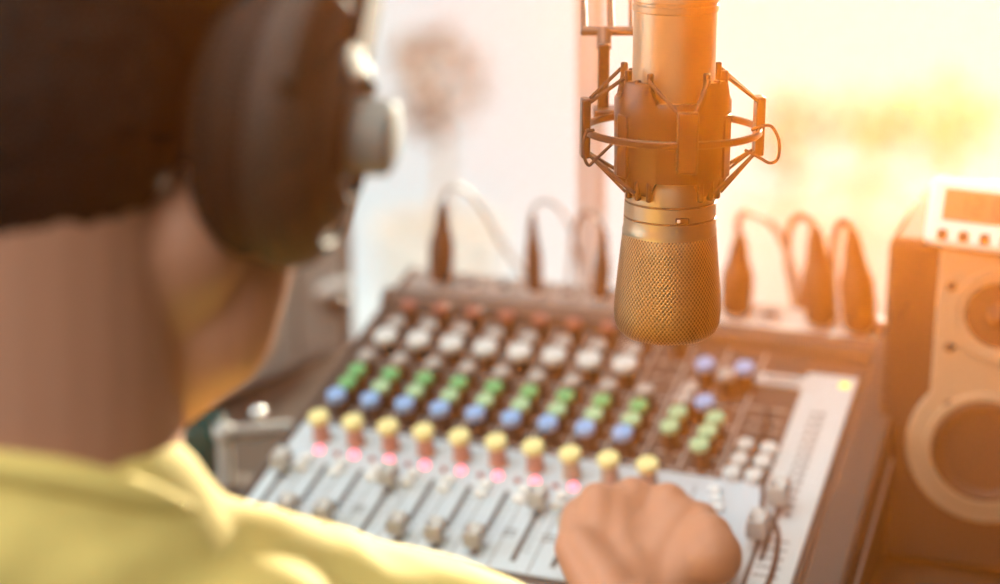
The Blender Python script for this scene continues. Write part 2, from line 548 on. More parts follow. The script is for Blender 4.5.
# channel faders
def slot(u, v0, v1):
    b = BM()
    box(b, (u * S, (v0 + v1) / 2 * S, 0.0013), (3.2 * S, (v1 - v0) * S, 0.0006), mi=0)
    return b
FV = [-36, -79, -79, -36, -80, -80, -80, -36, -52, -46]
fk = None
for i in range(NCH):
    u = -16 + CH * i
    obj('fader_slot', slot(u, -86, -24), m_slot, mixer, local=True, smooth=False)
    if fk is None:
        b = BM()
        box(b, (0, 0, 0.004), (0.004, 0.003, 0.008), mi=1)
        rs = []
        for (h, w, l) in ((0.006, 6.0, 7.4), (0.012, 6.2, 8.0), (0.0145, 5.8, 6.8), (0.0175, 5.6, 6.8), (0.018, 4.8, 5.8)):
            rs.append([V((w * 1e-3 * sx, l * 1e-3 * sy, h)) for sx, sy in ((-1, -1), (1, -1), (1, 1), (-1, 1))])
        rings(b, rs)
        fk = obj('fader_cap', b, [m_fcap, m_dark], mixer, local=True, bevel=0.0012)
        f_ = fk
    else:
        f_ = copy(fk, mixer)
    f_.location = (u * S, FV[i] * S, 0.0012)
# LEDs
led0 = off0 = None
for i in range(NCH):
    if led0 is None:
        b = BM(); lathe(b, [(0.0034, 0), (0.0034, 0.0018), (0.0022, 0.0036), (0, 0.0042)], n=16)
        led0 = obj('indicator_light', b, m_led, mixer, local=True, label='lit pink indicator'); l_ = led0
        b = BM(); lathe(b, [(0.0022, 0), (0.0022, 0.0015), (0.0014, 0.003), (0, 0.0034)], n=16)
        off0 = obj('indicator_light', b, m_ledoff, mixer, local=True, label='unlit dull red indicator'); o_ = off0
    else:
        l_ = copy(led0, mixer); o_ = copy(off0, mixer)
    l_.location = ((-2 + CH * i) * S, -11 * S, 0.0012)
    o_.location = ((12 + CH * i) * S, -13 * S, 0.0012)
# push buttons
b0 = None
spots = [(-6 + CH * i, v) for i in range(NCH) for v in (-22, -31)] + [(263, 4), (266, -4), (269, -12)]
for (u, v) in spots:
    if b0 is None:
        b = BM(); rings(b, [[V((sx * w, sy * l, h)) for sx, sy in ((-1, -1), (1, -1), (1, 1), (-1, 1))] for w, l, h in ((0.0042, 0.003, 0), (0.0042, 0.003, 0.0035), (0.0034, 0.0024, 0.0045))])
        b0 = obj('push_button', b, m_button, mixer, local=True, bevel=0.0006); c_ = b0
    else:
        c_ = copy(b0, mixer)
    c_.location = (u * S, v * S, 0.0012)
b1 = None
for (u, v) in ((271, 51), (286.5, 50), (271, 35), (285.5, 36), (269.5, 21.3), (283.5, 21.3)):
    if b1 is None:
        b = BM(); lathe(b, [(0.0066, 0), (0.0066, 0.004), (0.0058, 0.006), (0, 0.0066)], n=24)
        b1 = obj('round_button', b, m_white, mixer, local=True); c_ = b1
    else:
        c_ = copy(b1, mixer)
    c_.location = (u * S, v * S, 0.0012)
# master faders
for (u, v, mc) in ((300, -36, m_fcap), (305, -3, m_chas)):
    b = BM()
    box(b, (u * S, (v - 20) * S, 0.0026), (2.6 * S, 60 * S, 0.0006))
    obj('fader_slot', b, m_slot, mixer, local=True, smooth=False)
    c_ = copy(fk, mixer); c_.name = 'master_fader_cap'
    c_.location = (u * S, v * S, 0.0024); c_.scale = (1.1, 1.2, 1.25)
# sockets at the back
def socket(u, v, big):
    b = BM()
    R_ = 0.0105 if big else 0.0088
    lathe(b, [(R_, 0), (R_, 0.003), (R_ * 0.8, 0.0036), (R_ * 0.62, 0.0036), (R_ * 0.60, 0.0005), (0, 0.0005)], (u * S, v * S, 0.0014), n=24, mis=[0, 0, 0, 1, 1])
    obj('jack_socket', b, [m_steel, m_slot], mixer, local=True)
for i in range(11):
    socket(-1.5 + 25.4 * i, 203, False)
    if i < 4 or i > 7:
        pass
socket(290, 200, True); socket(318, 196, True)

# ============================================================ plugs and their leads
def up_at(u, v, h=0.0):
    return MM @ V((u * S, v * S, h))
m_plug = mat('plug_black', (0.035, 0.022, 0.018), 0.5)
m_lead = mat('lead_grey', (0.22, 0.25, 0.24), 0.6)
def plug(base, top, r, lead, lr, label, m_l, grp='jack plugs standing in the rear sockets'):
    base, top = V(base), V(top)
    L = (top - base).length
    t = thing('audio_plug', label, 'plug', base, group=grp)
    bm = BM()
    lathe(bm, [(r * 0.55, 0), (r * 0.6, L * 0.05), (r * 0.92, L * 0.10), (r, L * 0.30), (r * 0.98, L * 0.52), (r * 0.72, L * 0.66), (r * 0.6, L * 0.72), (r * 0.42, L * 0.9), (r * 0.34, L), (0, L)], base, top - base, 24)
    obj('plug_body', bm, m_plug, t)
    bm = BM()
    for k in range(5):
        h = L * (0.70 + 0.05 * k)
        lathe(bm, [(r * 0.4, h - L * 0.012), (r * (0.66 - 0.045 * k), h - L * 0.01), (r * (0.66 - 0.045 * k), h + L * 0.01), (r * 0.4, h + L * 0.012)], base, top - base, 20)
    obj('strain_relief', bm, m_rubber, t)
    bm = BM(); tube(bm, [top - (top - base) * 0.03] + [V(p) for p in lead], lr, n=10)
    obj('lead', bm, m_l, t)
    return t
plug(up_at(-1.5, 203), P(443, 203, 1.46), 0.0105, [P(447, 191, 1.46), P(462, 188, 1.49), P(482, 208, 1.54), P(503, 245, 1.60), P(530, 285, 1.66), P(545, 330, 1.70)], 0.0020, 'fat black plug nearest the left end of the console back, thin grey lead looping over', m_lead)
plug(up_at(74.7, 203), P(532, 214, 1.44), 0.0072, [P(536, 204, 1.44), P(552, 203, 1.46), P(568, 222, 1.50), P(578, 260, 1.58), P(583, 300, 1.66), P(585, 345, 1.70)], 0.0014, 'slim black plug between the fat left plug and the boom arm', m_lead)
plug(up_at(125.5, 203), P(604, 232, 1.42), 0.0075, [P(600, 222, 1.42), P(585, 212, 1.44), P(574, 230, 1.50), P(570, 280, 1.6), P(565, 350, 1.70)], 0.0018, 'slim dark plug just left of the microphone grille, behind the boom arm', m_plug)
plug(up_at(227.1, 203), P(740, 236, 1.37), 0.0130, [P(738, 222, 1.37), P(745, 213, 1.38), P(762, 217, 1.40), P(778, 232, 1.43), P(790, 262, 1.48), P(800, 300, 1.54), P(806, 350, 1.6)], 0.0028, 'dark plug right beside the microphone grille with its lead arching over', m_plug)
plug(up_at(290, 200), P(815, 228, 1.35), 0.0135, [P(808, 218, 1.35), P(797, 218, 1.36), P(789, 232, 1.38), P(788, 262, 1.42), P(795, 300, 1.50), P(800, 352, 1.6)], 0.0030, 'second dark plug from the console right end, lead looping to its left', m_plug)
plug(up_at(318, 196), P(852, 232, 1.33), 0.0135, [P(846, 221, 1.33), P(838, 226, 1.34), P(833, 250, 1.38), P(834, 300, 1.46), P(838, 350, 1.56)], 0.0030, 'dark plug closest to the loudspeaker at the console right end', m_plug)

# black cord lying down the right side of the console
bm = BM()
cp = [(276, 92, 0.005), (279, 66, 0.006), (279, 36, 0.004), (288, 22, 0.004), (293, 6, 0.004), (296, -8, 0.004), (309, -26, 0.004), (314, -60, 0.0045), (312, -92, 0.0045), (306, -122, -0.004), (300, -150, -0.035)]
tube(bm, [up_at(u, v, h) for u, v, h in cp], 0.0017, n=8)
tag(obj('cord', bm, m_black), 'thin black cord lying down the right side of the console', 'cord')

# ============================================================ microphone
MX, MY = 0.0977, 0.98
def zm(py):
    return EYE.z - MY * tan(PITCH + atan((py - 292) / F_PX))
def rm(px_, py=170):                                 # pixels across the microphone into metres
    t = MY / (cos(PITCH) - (py - 292) / F_PX * sin(PITCH))
    return px_ / F_PX * t
def prof(pp):
    # heights are read off the near edge of each ring
    return [(rm(r, y), zm(y - r * sin(PITCH + atan((y - 292) / F_PX)))) for y, r in pp]
mic = thing('condenser_microphone', 'champagne gold studio condenser microphone hanging upside down in a black shock mount', 'microphone', (MX, MY, zm(340)))
ax0 = (MX, MY, 0)
bm = BM()
lathe(bm, prof([(190, 40), (150, 41), (100, 41.2), (18, 41.8), (16, 41.8), (15, 43.2), (9, 43.4), (8, 42), (6, 42), (5, 43.6), (-2, 43.6), (-12, 42), (-60, 40), (-90, 36), (-98, 30), (-99, 0)]), ax0, n=96)
obj('body', bm, m_gold, mic)
bm = BM()
lathe(bm, prof([(-99, 14), (-99.5, 17), (-150, 15), (-152, 0)]), ax0, n=40)
obj('connector', bm, m_blackm, mic)
bm = BM()
pf = [(243, 44), (243.2, 47), (240, 47.2), (236, 46.2), (226.6, 46), (226, 45.3), (225, 45.3), (224.4, 46), (210.6, 45.6), (210, 44.8), (208.8, 44.8), (208.2, 45.6), (186, 45.2), (180, 43), (180, 30)]
lathe(bm, prof(pf), ax0, n=96, mis=[0, 0, 0, 0, 1, 1, 1, 0, 1, 1, 1, 0, 0, 0])
obj('collar', bm, [m_gold, m_goldd], mic)
# small badge on the collar
bz = zm(210.5)
bR = rm(46.2)
a0 = atan(8 / 46.0)
def mdir(a):                                         # azimuth 0 faces the camera side
    return V((sin(a), -cos(a), 0))
bm = BM()
R3 = Matrix((V((cos(a0), sin(a0), 0)), -mdir(a0), V((0, 0, 1)))).transposed()
box(bm, V((MX, MY, bz)) + mdir(a0) * (bR - 0.0001), (rm(14), 0.0016, rm(6.5)), R3)
box(bm, V((MX, MY, bz)) + mdir(a0 - 0.085) * (bR + 0.0006), (rm(3.6), 0.0014, rm(3.6)), R3, mi=1)
obj('badge', bm, [m_blackm, m_white], mic, bevel=0.0006)
# grille with woven mesh
gm = mat('woven_grille', (0.5, 0.38, 0.25), 0.38, metal=1.0)
nt = gm.node_tree
bs = nt.nodes['Principled BSDF']
tc = nt.nodes.new('ShaderNodeTexCoord'); sx = nt.nodes.new('ShaderNodeSeparateXYZ')
nt.links.new(tc.outputs['Object'], sx.inputs[0])
def mth(op, a, b=None, c=None):
    n = nt.nodes.new('ShaderNodeMath'); n.operation = op
    for i, x in enumerate((a, b, c)):
        if x is None:
            continue
        if isinstance(x, (int, float)):
            n.inputs[i].default_value = x
        else:
            nt.links.new(x, n.inputs[i])
    return n.outputs[0]
ang = mth('ARCTAN2', sx.outputs[0], sx.outputs[1])
NW = 84
zk = 2 * pi / 0.0030
s1 = mth('SINE', mth('MULTIPLY', ang, NW))
s2 = mth('SINE', mth('MULTIPLY', sx.outputs[2], zk))
hgt = mth('MULTIPLY', s1, s2)
fac = mth('MULTIPLY_ADD', hgt, 0.5, 0.5)
rmp = nt.nodes.new('ShaderNodeValToRGB')
rmp.color_ramp.elements[0].position = 0.30; rmp.color_ramp.elements[0].color = (0.11, 0.07, 0.035, 1)
rmp.color_ramp.elements[1].position = 0.62; rmp.color_ramp.elements[1].color = (0.40, 0.26, 0.14, 1)
nt.links.new(fac, rmp.inputs[0]); nt.links.new(rmp.outputs[0], bs.inputs['Base Color'])
bp = nt.nodes.new('ShaderNodeBump'); bp.inputs['Strength'].default_value = 0.5; bp.inputs['Distance'].default_value = 0.001
nt.links.new(fac, bp.inputs['Height']); nt.links.new(bp.outputs[0], bs.inputs['Normal'])
bm = BM()
lathe(bm, prof([(240, 45.5), (243.5, 47), (262, 48.6), (285, 50.6), (308, 52.6), (324, 53.2), (335, 52.2), (341.5, 49.5), (345.5, 44), (345.5, 36), (341, 15), (336.5, 0)]), ax0, n=128)
obj('grille', bm, gm, mic)

# ============================================================ shock mount
sm = thing('shock_mount', 'black spider shock mount with ring and taut cords around the microphone', 'shock mount', (MX, MY, zm(128)))
# inner sleeve: shell whose rims step up and down towards four clips
bm = BM()
NA = 192
Ro0, Ro1, Ri = rm(58), rm(57), rm(47)
def bumpf(a):
    d = abs(((a - pi / 4) % (pi / 2)) - 0)           # distance from nearest 45 + 90 k
    d = min(d, pi / 2 - d)
    w0, w1 = radians(15), radians(24)
    return 1.0 if d < w0 else (0.0 if d > w1 else (w1 - d) / (w1 - w0))
rs = []
for k in range(NA):
    a = 2 * pi * k / NA
    f = bumpf(a)
    zt = zm(95) + (zm(76) - zm(95)) * f
    zb = zm(173) + (zm(188) - zm(173)) * f
    d = mdir(a)
    c = V((MX, MY, 0))
    zmid = zm(170)
    Rb = Ro1 + (rm(49) - Ro1) * f
    rs.append([c + d * (Ro0 - 0.001) + V((0, 0, zt)), c + d * Ro0 + V((0, 0, zt - 0.0015)), c + d * Ro0 + V((0, 0, zm(112))), c + d * Ro1 + V((0, 0, zm(160))),
               c + d * Rb + V((0, 0, zb)), c + d * Ri + V((0, 0, zb)), c + d * rm(43.5) + V((0, 0, zm(150))), c + d * rm(43.5) + V((0, 0, zm(112))), c + d * (Ri + 0.002) + V((0, 0, zt))])
rings(bm, rs, closed=True)
obj('sleeve', bm, m_blackm, sm)
# pegs
pegs = {}
for q in range(4):
    for j in (-1, 0, 1):
        a = pi / 4 + q * pi / 2 + j * radians(15)
        d = mdir(a)
        hi = 66 if j else 74
        bm = BM()
        c = V((MX, MY, 0)) + d * rm(54)
        box(bm, c + V((0, 0, (zm(hi) + zm(105)) / 2)), (rm(5), rm(7), zm(hi) - zm(105)), Matrix.Rotation(a, 3, 'Z'))
        obj('peg', bm, m_blackm, sm, bevel=0.0008)
        pegs[(q, j, 1)] = c + V((0, 0, zm(hi + 7))) + d * 0.0022
        bm = BM()
        c2 = V((MX, MY, 0)) + d * rm(50)
        box(bm, c2 + V((0, 0, (zm(193) + zm(170)) / 2)), (rm(5.5), rm(7), zm(170) - zm(193)), Matrix.Rotation(a, 3, 'Z'))
        obj('peg', bm, m_blackm, sm, bevel=0.0012)
        pegs[(q, j, -1)] = c2 + V((0, 0, zm(186))) + d * 0.0025
# raised vertical plates on the sleeve
for a in (radians(-62), radians(62), radians(145), radians(215)):
    bm = BM(); box(bm, V((MX, MY, (zm(110) + zm(172)) / 2)) + mdir(a) * rm(57.5), (rm(18), rm(3), zm(110) - zm(172)), Matrix.Rotation(a, 3, 'Z'))
    obj('sleeve_rib', bm, m_blackm, sm, bevel=0.0008)
# ring
bm = BM()
RR = rm(86.5)
ringz = zm(129)
rs = []
for k in range(128):
    a = 2 * pi * k / 128
    d = mdir(a); c = V((MX, MY, ringz)); h = rm(3.6); w = rm(2.2)
    rs.append([c + d * (RR + w) + V((0, 0, h * 0.7)), c + d * (RR + w * 0.5) + V((0, 0, h)), c + d * (RR - w * 0.5) + V((0, 0, h)), c + d * (RR - w) + V((0, 0, h * 0.7)), c + d * (RR - w) + V((0, 0, -h * 0.7)),
               c + d * (RR - w * 0.5) + V((0, 0, -h)), c + d * (RR + w * 0.5) + V((0, 0, -h)), c + d * (RR + w) + V((0, 0, -h * 0.7))])
rings(bm, rs, closed=True)
obj('ring', bm, m_blackm, sm)
A8 = radians(4)
posts = []
for q in range(4):
    a = A8 + q * pi / 2
    d = mdir(a)
    c = V((MX, MY, zm(126.5))) + d * rm(87)
    bm = BM()
    H_ = zm(97) - zm(156)
    box(bm, c, (rm(20 if q in (0, 2) else 20), rm(9), H_), Matrix.Rotation(a, 3, 'Z'))
    obj('post', bm, m_blackm, sm, bevel=0.0012, seg=3)
    posts.append((c, d, H_))
# taut cords from the posts to the clips
def cordmesh(a, b, r=None):
    bm = BM(); cyl(bm, a, b, r or rm(2.0), n=10)
    return bm
tang = lambda d: V((-d.y, d.x, 0))
for q in range(4):
    c, d, H_ = posts[q]
    for side, clip in ((1, q % 4), (-1, (q - 1) % 4)):
        for ud in ((1,) if q == 0 else (1, -1)):
            start = c + V((0, 0, ud * H_ * 0.42)) + tang(d) * rm(6) * side - d * rm(2)
            obj('cord', cordmesh(start, pegs[(clip, -side if ud > 0 else 0, ud)]), m_rubber, sm)
            if ud < 0:
                obj('cord', cordmesh(start, pegs[(clip, -side, ud)], rm(1.5)), m_rubber, sm)
# slack loops of the elastic at the side posts
T_ = 0.985
bm = BM(); tube(bm, [P(752, 130, T_), P(762, 126, T_ - .005), P(772, 127, T_ - .006), P(779, 141, T_ - .004), P(778, 158, T_), P(770, 163, T_ + .004), P(760, 158, T_ + .006), P(745, 150, T_ + .01)], rm(1.6), n=8)
obj('loop', bm, m_rubber, sm)
bm = BM(); tube(bm, [P(594, 130, T_ - .01), P(586, 133, T_ - .012), P(583, 150, T_ - .013), P(588, 165, T_ - .012), P(596, 159, T_ - .01), P(612, 144, T_ - .01)], rm(1.6), n=8)
obj('loop', bm, m_rubber, sm)
# flat bracket that carries the mount
bk0 = V((MX, MY, zm(129))) + mdir(radians(-112)) * rm(88)
bt = P(604, 44, 1.035)
bm = BM()
top_ = V((bt.x, bt.y, bt.z)); bot_ = V((bt.x, bt.y, zm(133)))
box(bm, (top_ + bot_) / 2, (rm(12), 0.004, (top_ - bot_).length))
box(bm, V((bt.x + .004, bt.y - .003, zm(129))), (0.02, 0.02, 0.006))
obj('bracket', bm, m_blackm, sm, bevel=0.001)

# ============================================================ boom arm
ba = thing('boom_arm', 'jointed boom arm with paired metal rods rising behind the microphone', 'boom arm', P(600, 345, 1.62))
m_rod = mat('satin_rod', (0.50, 0.40, 0.36), 0.35, metal=0.6)
m_rodd = mat('dark_rod', (0.10, 0.07, 0.055), 0.4, metal=0.3)
jt = P(606, 31, 1.045)
elbow = P(600, -330, 1.42)
def rod(a, b, r, m):
    bm = BM(); cyl(bm, a, b, r, n=16); return obj('rod', bm, m, ba)
for px_, ex in ((584, 575), (611, 602), (631, 628)):
    rod(P(px_, 33, 1.05), P(ex, -330, 1.42), 0.0022 if px_ < 630 else 0.0014, m_rodd)
for px_, r in ((583, 0.0052), (598, 0.0058)):
    bt2 = P(px_ + 2, 330, 1.60)
    rod(V((bt2.x, bt2.y, 0.80)), P(px_ - 3, -330, 1.42), r * 0.9, m_rod)
bm = BM(); a_, b_ = P(582, 31, 1.05), P(634, 31, 1.05); cyl(bm, a_, b_, 0.0028, n=14); obj('cross_pin', bm, m_rodd, ba)
bm = BM(); cyl(bm, P(604, 31, 1.05), P(604, 48, 1.046), 0.0045, n=14); obj('swivel', bm, m_rodd, ba)
bm = BM(); lathe(bm, [(0.0, -0.045), (0.02, -0.045), (0.024, -0.03), (0.024, 0.03), (0.02, 0.045), (0, 0.045)], elbow, (1, 0, 0), 28); obj('elbow_joint', bm, m_rodd, ba)
bm = BM(); bs_ = P(592, 330, 1.60)
lathe(bm, [(0.03, 0), (0.03, 0.012), (0.018, 0.02), (0.016, 0.06), (0, 0.06)], (bs_.x, bs_.y, 0.75), (0, 0, 1), 28); obj('clamp', bm, m_rodd, ba)

# ============================================================ loudspeaker
SY, SX = 1.17, 0.325
ya = radians(-20)                                    # turned towards the listener
spm = Matrix.Translation((SX, SY, 0.75)) @ Matrix.Rotation(ya, 4, 'Z')
sp = thing('loudspeaker', 'small dark desktop loudspeaker with pale baffle beside the console', 'loudspeaker', M=spm)
def L2(px, py):                                      # on the speaker's front plane, local x and z
    t = 1.20
    p = P(px, py, t)
    n_ = spm.to_3x3() @ V((0, -1, 0)); o0 = spm @ V((0, 0, 0))
    d = p - EYE
    q = EYE + d * ((o0 - EYE).dot(n_) / d.dot(n_))
    l = spm.inverted() @ q
    return l.x, l.z
xl, zt_ = L2(889, 238)
xw, zw = L2(986, 448)
xt, zt2 = L2(1001, 314)
wd = 2 * (xw - xl)
cxs = xw
m_cab = mat('speaker_cabinet', (0.030, 0.018, 0.012), 0.85, bump=0.1)
m_baf = mat('speaker_baffle', (0.40, 0.26, 0.16), 0.45)
m_cone = mat('speaker_cone', (0.035, 0.022, 0.015), 0.7)
bm = BM(); box(bm, (cxs, 0.09, zt_ / 2 + 0.003), (wd, 0.18, zt_ - 0.006))
obj('cabinet', bm, m_cab, sp, local=True, bevel=0.006, seg=3)
pr = lambda px_: px_ / F_PX * 1.19
# keyhole baffle plate
xp, zp = L2(941, 247)
ro = pr(82)
hw = cxs - xp
pts = [(cxs - hw, zp), (cxs + hw, zp)]
a_in = math.acos(min(1, hw / ro))
angs = [a_in - (a_in + pi + a_in) * k / 40 for k in range(41)]
pts = [(cxs - hw, zp), (cxs + hw, zp)] + [(cxs + ro * cos(a), zw + ro * sin(a)) for a in angs]
bm = BM(); flat(bm, pts, (0, 0.002, 0), V((1, 0, 0)), V((0, 0, 1)), V((0, -1, 0)), 0.006)
obj('baffle', bm, m_baf, sp, local=True, bevel=0.0015)
rw = pr(56)
bm = BM()
lathe(bm, [(rw * 1.12, 0), (rw * 1.10, 0.006), (rw * 1.0, 0.006), (rw * 0.97, 0.001)], (cxs, -0.004, zw), (0, -1, 0), 64)
obj('woofer_rim', bm, m_baf, sp, local=True)
bm = BM()
lathe(bm, [(rw * 1.0, 0.001), (rw * 0.98, 0.004), (rw * 0.90, 0.0065), (rw * 0.82, 0.003), (rw * 0.4, -0.018), (rw * 0.36, -0.018), (rw * 0.2, -0.008), (0, -0.004)], (cxs, -0.0045, zw), (0, -1, 0), 64)
wo = obj('woofer_cone', bm, m_cone, sp, local=True)
rt = pr(34)
bm = BM()
lathe(bm, [(rt * 1.45, 0), (rt * 1.40, 0.003), (rt * 1.05, 0.002), (rt, -0.001)], (xt, -0.004, zt2), (0, -1, 0), 48)
obj('tweeter_flange', bm, m_baf, sp, local=True)
bm = BM()
lathe(bm, [(rt, 0.0005), (rt * 0.6, -0.001), (rt * 0.42, 0.0005), (rt * 0.3, 0.006), (0, 0.009)], (xt, -0.0045, zt2), (0, -1, 0), 40)
obj('tweeter_dome', bm, m_cone, sp, local=True)
for q in ((952, 284), (950, 345), (950, 402), (1022, 284), (1022, 402)):
    x_, z_ = L2(*q)
    if q[0] > 1000:
        x_ = 2 * cxs - L2(952, q[1])[0]
    bm = BM(); lathe(bm, [(0.0035, 0), (0.0035, 0.0015), (0.002, 0.0022), (0, 0.0016)], (x_, -0.004, z_), (0, -1, 0), 14)
    obj('screw', bm, m_black, sp, local=True)

# ============================================================ digital clock on the speaker
n_top = spm @ V((0, 0, zt_))
cy0 = P(922, 236, 1.20)
ck_yaw = radians(-30)
base_z = n_top.z
fl = P(921, 237, 1.205)
ckm = Matrix.Translation((fl.x, fl.y, base_z + 0.001)) @ Matrix.Rotation(ck_yaw, 4, 'Z') @ Matrix.Rotation(radians(-14), 4, 'X')
ck = thing('digital_clock', 'white digital clock with grey display and a row of buttons, standing on the loudspeaker', 'clock', M=ckm)
CW_, CH_, CD_ = 0.094, 0.049, 0.030
m_ckw = mat('clock_white', (0.80, 0.76, 0.72), 0.35)
m_lcd = mat('lcd_grey', (0.16, 0.13, 0.09), 0.25)
bm = BM(); box(bm, (CW_ / 2, CD_ / 2, CH_ / 2), (CW_, CD_, CH_)); obj('case', bm, m_ckw, ck, local=True, bevel=0.006, seg=4)
bm = BM(); box(bm, (CW_ / 2 + .001, -0.0002, CH_ * 0.60), (CW_ * 0.76, 0.002, CH_ * 0.44)); lc = obj('display', bm, m_lcd, ck, local=True, bevel=0.0006)
segs = {'0': 'abcdef', '1': 'bc', '2': 'abged', '5': 'afgcd'}
bm = BM()
x0 = CW_ * 0.24
for k, ch in enumerate('1205'):
    w_, h_ = 0.006, 0.011
    xx = x0 + k * 0.0105 + (0.004 if k > 1 else 0)
    zz = CH_ * 0.60 - h_ / 2
    S_ = {'a': (xx + w_ / 2, zz + h_, w_, 0.0012), 'd': (xx + w_ / 2, zz, w_, 0.0012), 'g': (xx + w_ / 2, zz + h_ / 2, w_, 0.0012),
          'f': (xx, zz + h_ * .75, 0.0012, h_ / 2), 'e': (xx, zz + h_ * .25, 0.0012, h_ / 2), 'b': (xx + w_, zz + h_ * .75, 0.0012, h_ / 2), 'c': (xx + w_, zz + h_ * .25, 0.0012, h_ / 2)}
    for g in segs[ch]:
        a_ = S_[g]; box(bm, (a_[0], -0.0014, a_[1]), (a_[2], 0.0006, a_[3]))
obj('digit_mark', bm, m_black, lc, local=True, smooth=False)
for k in range(5):
    bm = BM(); box(bm, (0.014 + k * 0.0145, -0.0006, CH_ * 0.17), (0.0065, 0.004, 0.0075)); obj('button', bm, m_cab, ck, local=True, bevel=0.0012)
for k in range(3):
    bm = BM(); box(bm, (CW_ / 2, 0.008 + k * 0.007, CH_ - 0.0004), (CW_ * 0.8, 0.0014, 0.002)); obj('top_groove', bm, m_greyc, ck, local=True, smooth=False)
bm = BM(); box(bm, (CW_ / 2, CD_ + 0.010, 0.014), (0.05, 0.016, 0.030), Matrix.Rotation(radians(20), 3, 'X')); obj('rest', bm, m_cab, ck, local=True, bevel=0.002)

# ============================================================ grey equipment case and small stand at the left
def T(px, py, z=0.75):
    u = -(py - 292) / F_PX
    d = V(((px - 500) / F_PX, cos(PITCH) + u * sin(PITCH), -sin(PITCH) + u * cos(PITCH)))
    return EYE + d * ((z - EYE.z) / d.z)
ca, cb = T(215, 412), T(352, 350)
cx_ = (cb - ca).normalized()
cn = V((cx_.y, -cx_.x, 0))
if cn.y > 0:
    cn = -cn
cwid = (cb - ca).length
cm = Matrix.Translation(ca) @ Matrix((cx_, -cn, V((0, 0, 1)))).transposed().to_4x4()
cs = thing('equipment_case', 'grey metal equipment case standing behind the person left of the console', 'case', M=cm)
m_case = mat('case_grey', (0.40, 0.40, 0.38), 0.5, bump=0.1, var=0.05)
m_case2 = mat('case_edge', (0.20, 0.17, 0.14), 0.45)
bm = BM(); box(bm, (cwid / 2, 0.07, 0.128), (cwid, 0.14, 0.244)); obj('case_body', bm, m_case, cs, local=True, bevel=0.006, seg=3)
def CL(px, py):
    d = P(px, py, 1) - EYE
    q = EYE + d * ((ca - EYE).dot(cn) / d.dot(cn))
    l = cm.inverted() @ q
    return l.x, l.z
x_, _z = CL(297, 320)
bm = BM(); box(bm, (x_, -0.0005, 0.13), (0.0018, 0.003, 0.22)); obj('seam', bm, m_case2, cs, local=True, smooth=False)
x_, z_ = CL(327, 287)
bm = BM(); box(bm, (x_, -0.008, z_), (0.042, 0.018, 0.014)); obj('handle', bm, m_white, cs, local=True, bevel=0.005, seg=3, label='pale rounded handle')
x_, z_ = CL(335, 304)
bm = BM(); lathe(bm, [(0.010, 0), (0.010, 0.008), (0.007, 0.011), (0, 0.011)], (x_, 0, z_), (0, -1, 0), 24); obj('latch', bm, m_dark, cs, local=True)
x_, z_ = CL(297, 386)
bm = BM(); lathe(bm, [(0.007, 0), (0.007, 0.006), (0.004, 0.01), (0, 0.01)], (x_, 0, z_), (0, -1, 0), 24); obj('corner_stud', bm, m_chrome, cs, local=True)
bm = BM(); box(bm, (cwid - 0.006, -0.001, 0.128), (0.012, 0.004, 0.246)); obj('corner_trim', bm, m_case2, cs, local=True, bevel=0.001)
for (xx, yy) in ((0.02, 0.02), (cwid - 0.02, 0.02), (0.02, 0.12), (cwid - 0.02, 0.12)):
    bm = BM(); cyl(bm, (xx, yy, 0), (xx, yy, 0.008), 0.008); obj('foot', bm, m_rubber, cs, local=True)

m_stand = mat('stand_silver', (0.42, 0.41, 0.39), 0.6)
st = thing('clamp_stand', 'silver rod and clamp of a small stand on the desk left of the console', 'stand', T(232, 470))
p0, p1 = P(224, 433, 1.40), P(290, 428, 1.45)
bm = BM(); cyl(bm, p0, p1, 0.006, n=16); obj('rod', bm, m_stand, st)
bm = BM(); ball(bm, p0, 0.009); q0 = V((p0.x, p0.y, 0.76)); cyl(bm, q0, p0, 0.006, n=14); obj('upright', bm, m_stand, st)
bm = BM(); lathe(bm, [(0.0, 0), (0.035, 0), (0.036, 0.006), (0.02, 0.011), (0, 0.012)], (p0.x, p0.y, 0.75), (0, 0, 1), 28); obj('stand_base', bm, m_dark, st)
kb = P(258, 413, 1.43)
bm = BM(); ball(bm, kb, 0.006); cyl(bm, V((kb.x, kb.y, p0.z)) , kb, 0.003); obj('thumb_screw', bm, m_chrome, st)
tb = T(206, 470)
bm = BM(); lathe(bm, [(0.0, 0), (0.026, 0), (0.030, 0.045), (0.0285, 0.046), (0.0245, 0.004), (0, 0.004)], (tb.x - .012, tb.y, 0.75), (0, 0, 1), 32)
tag(obj('cup', bm, mat('teal_glaze', (0.02, 0.09, 0.085), 0.3)), 'small dark teal cup on the desk, half hidden by the neck', 'cup')

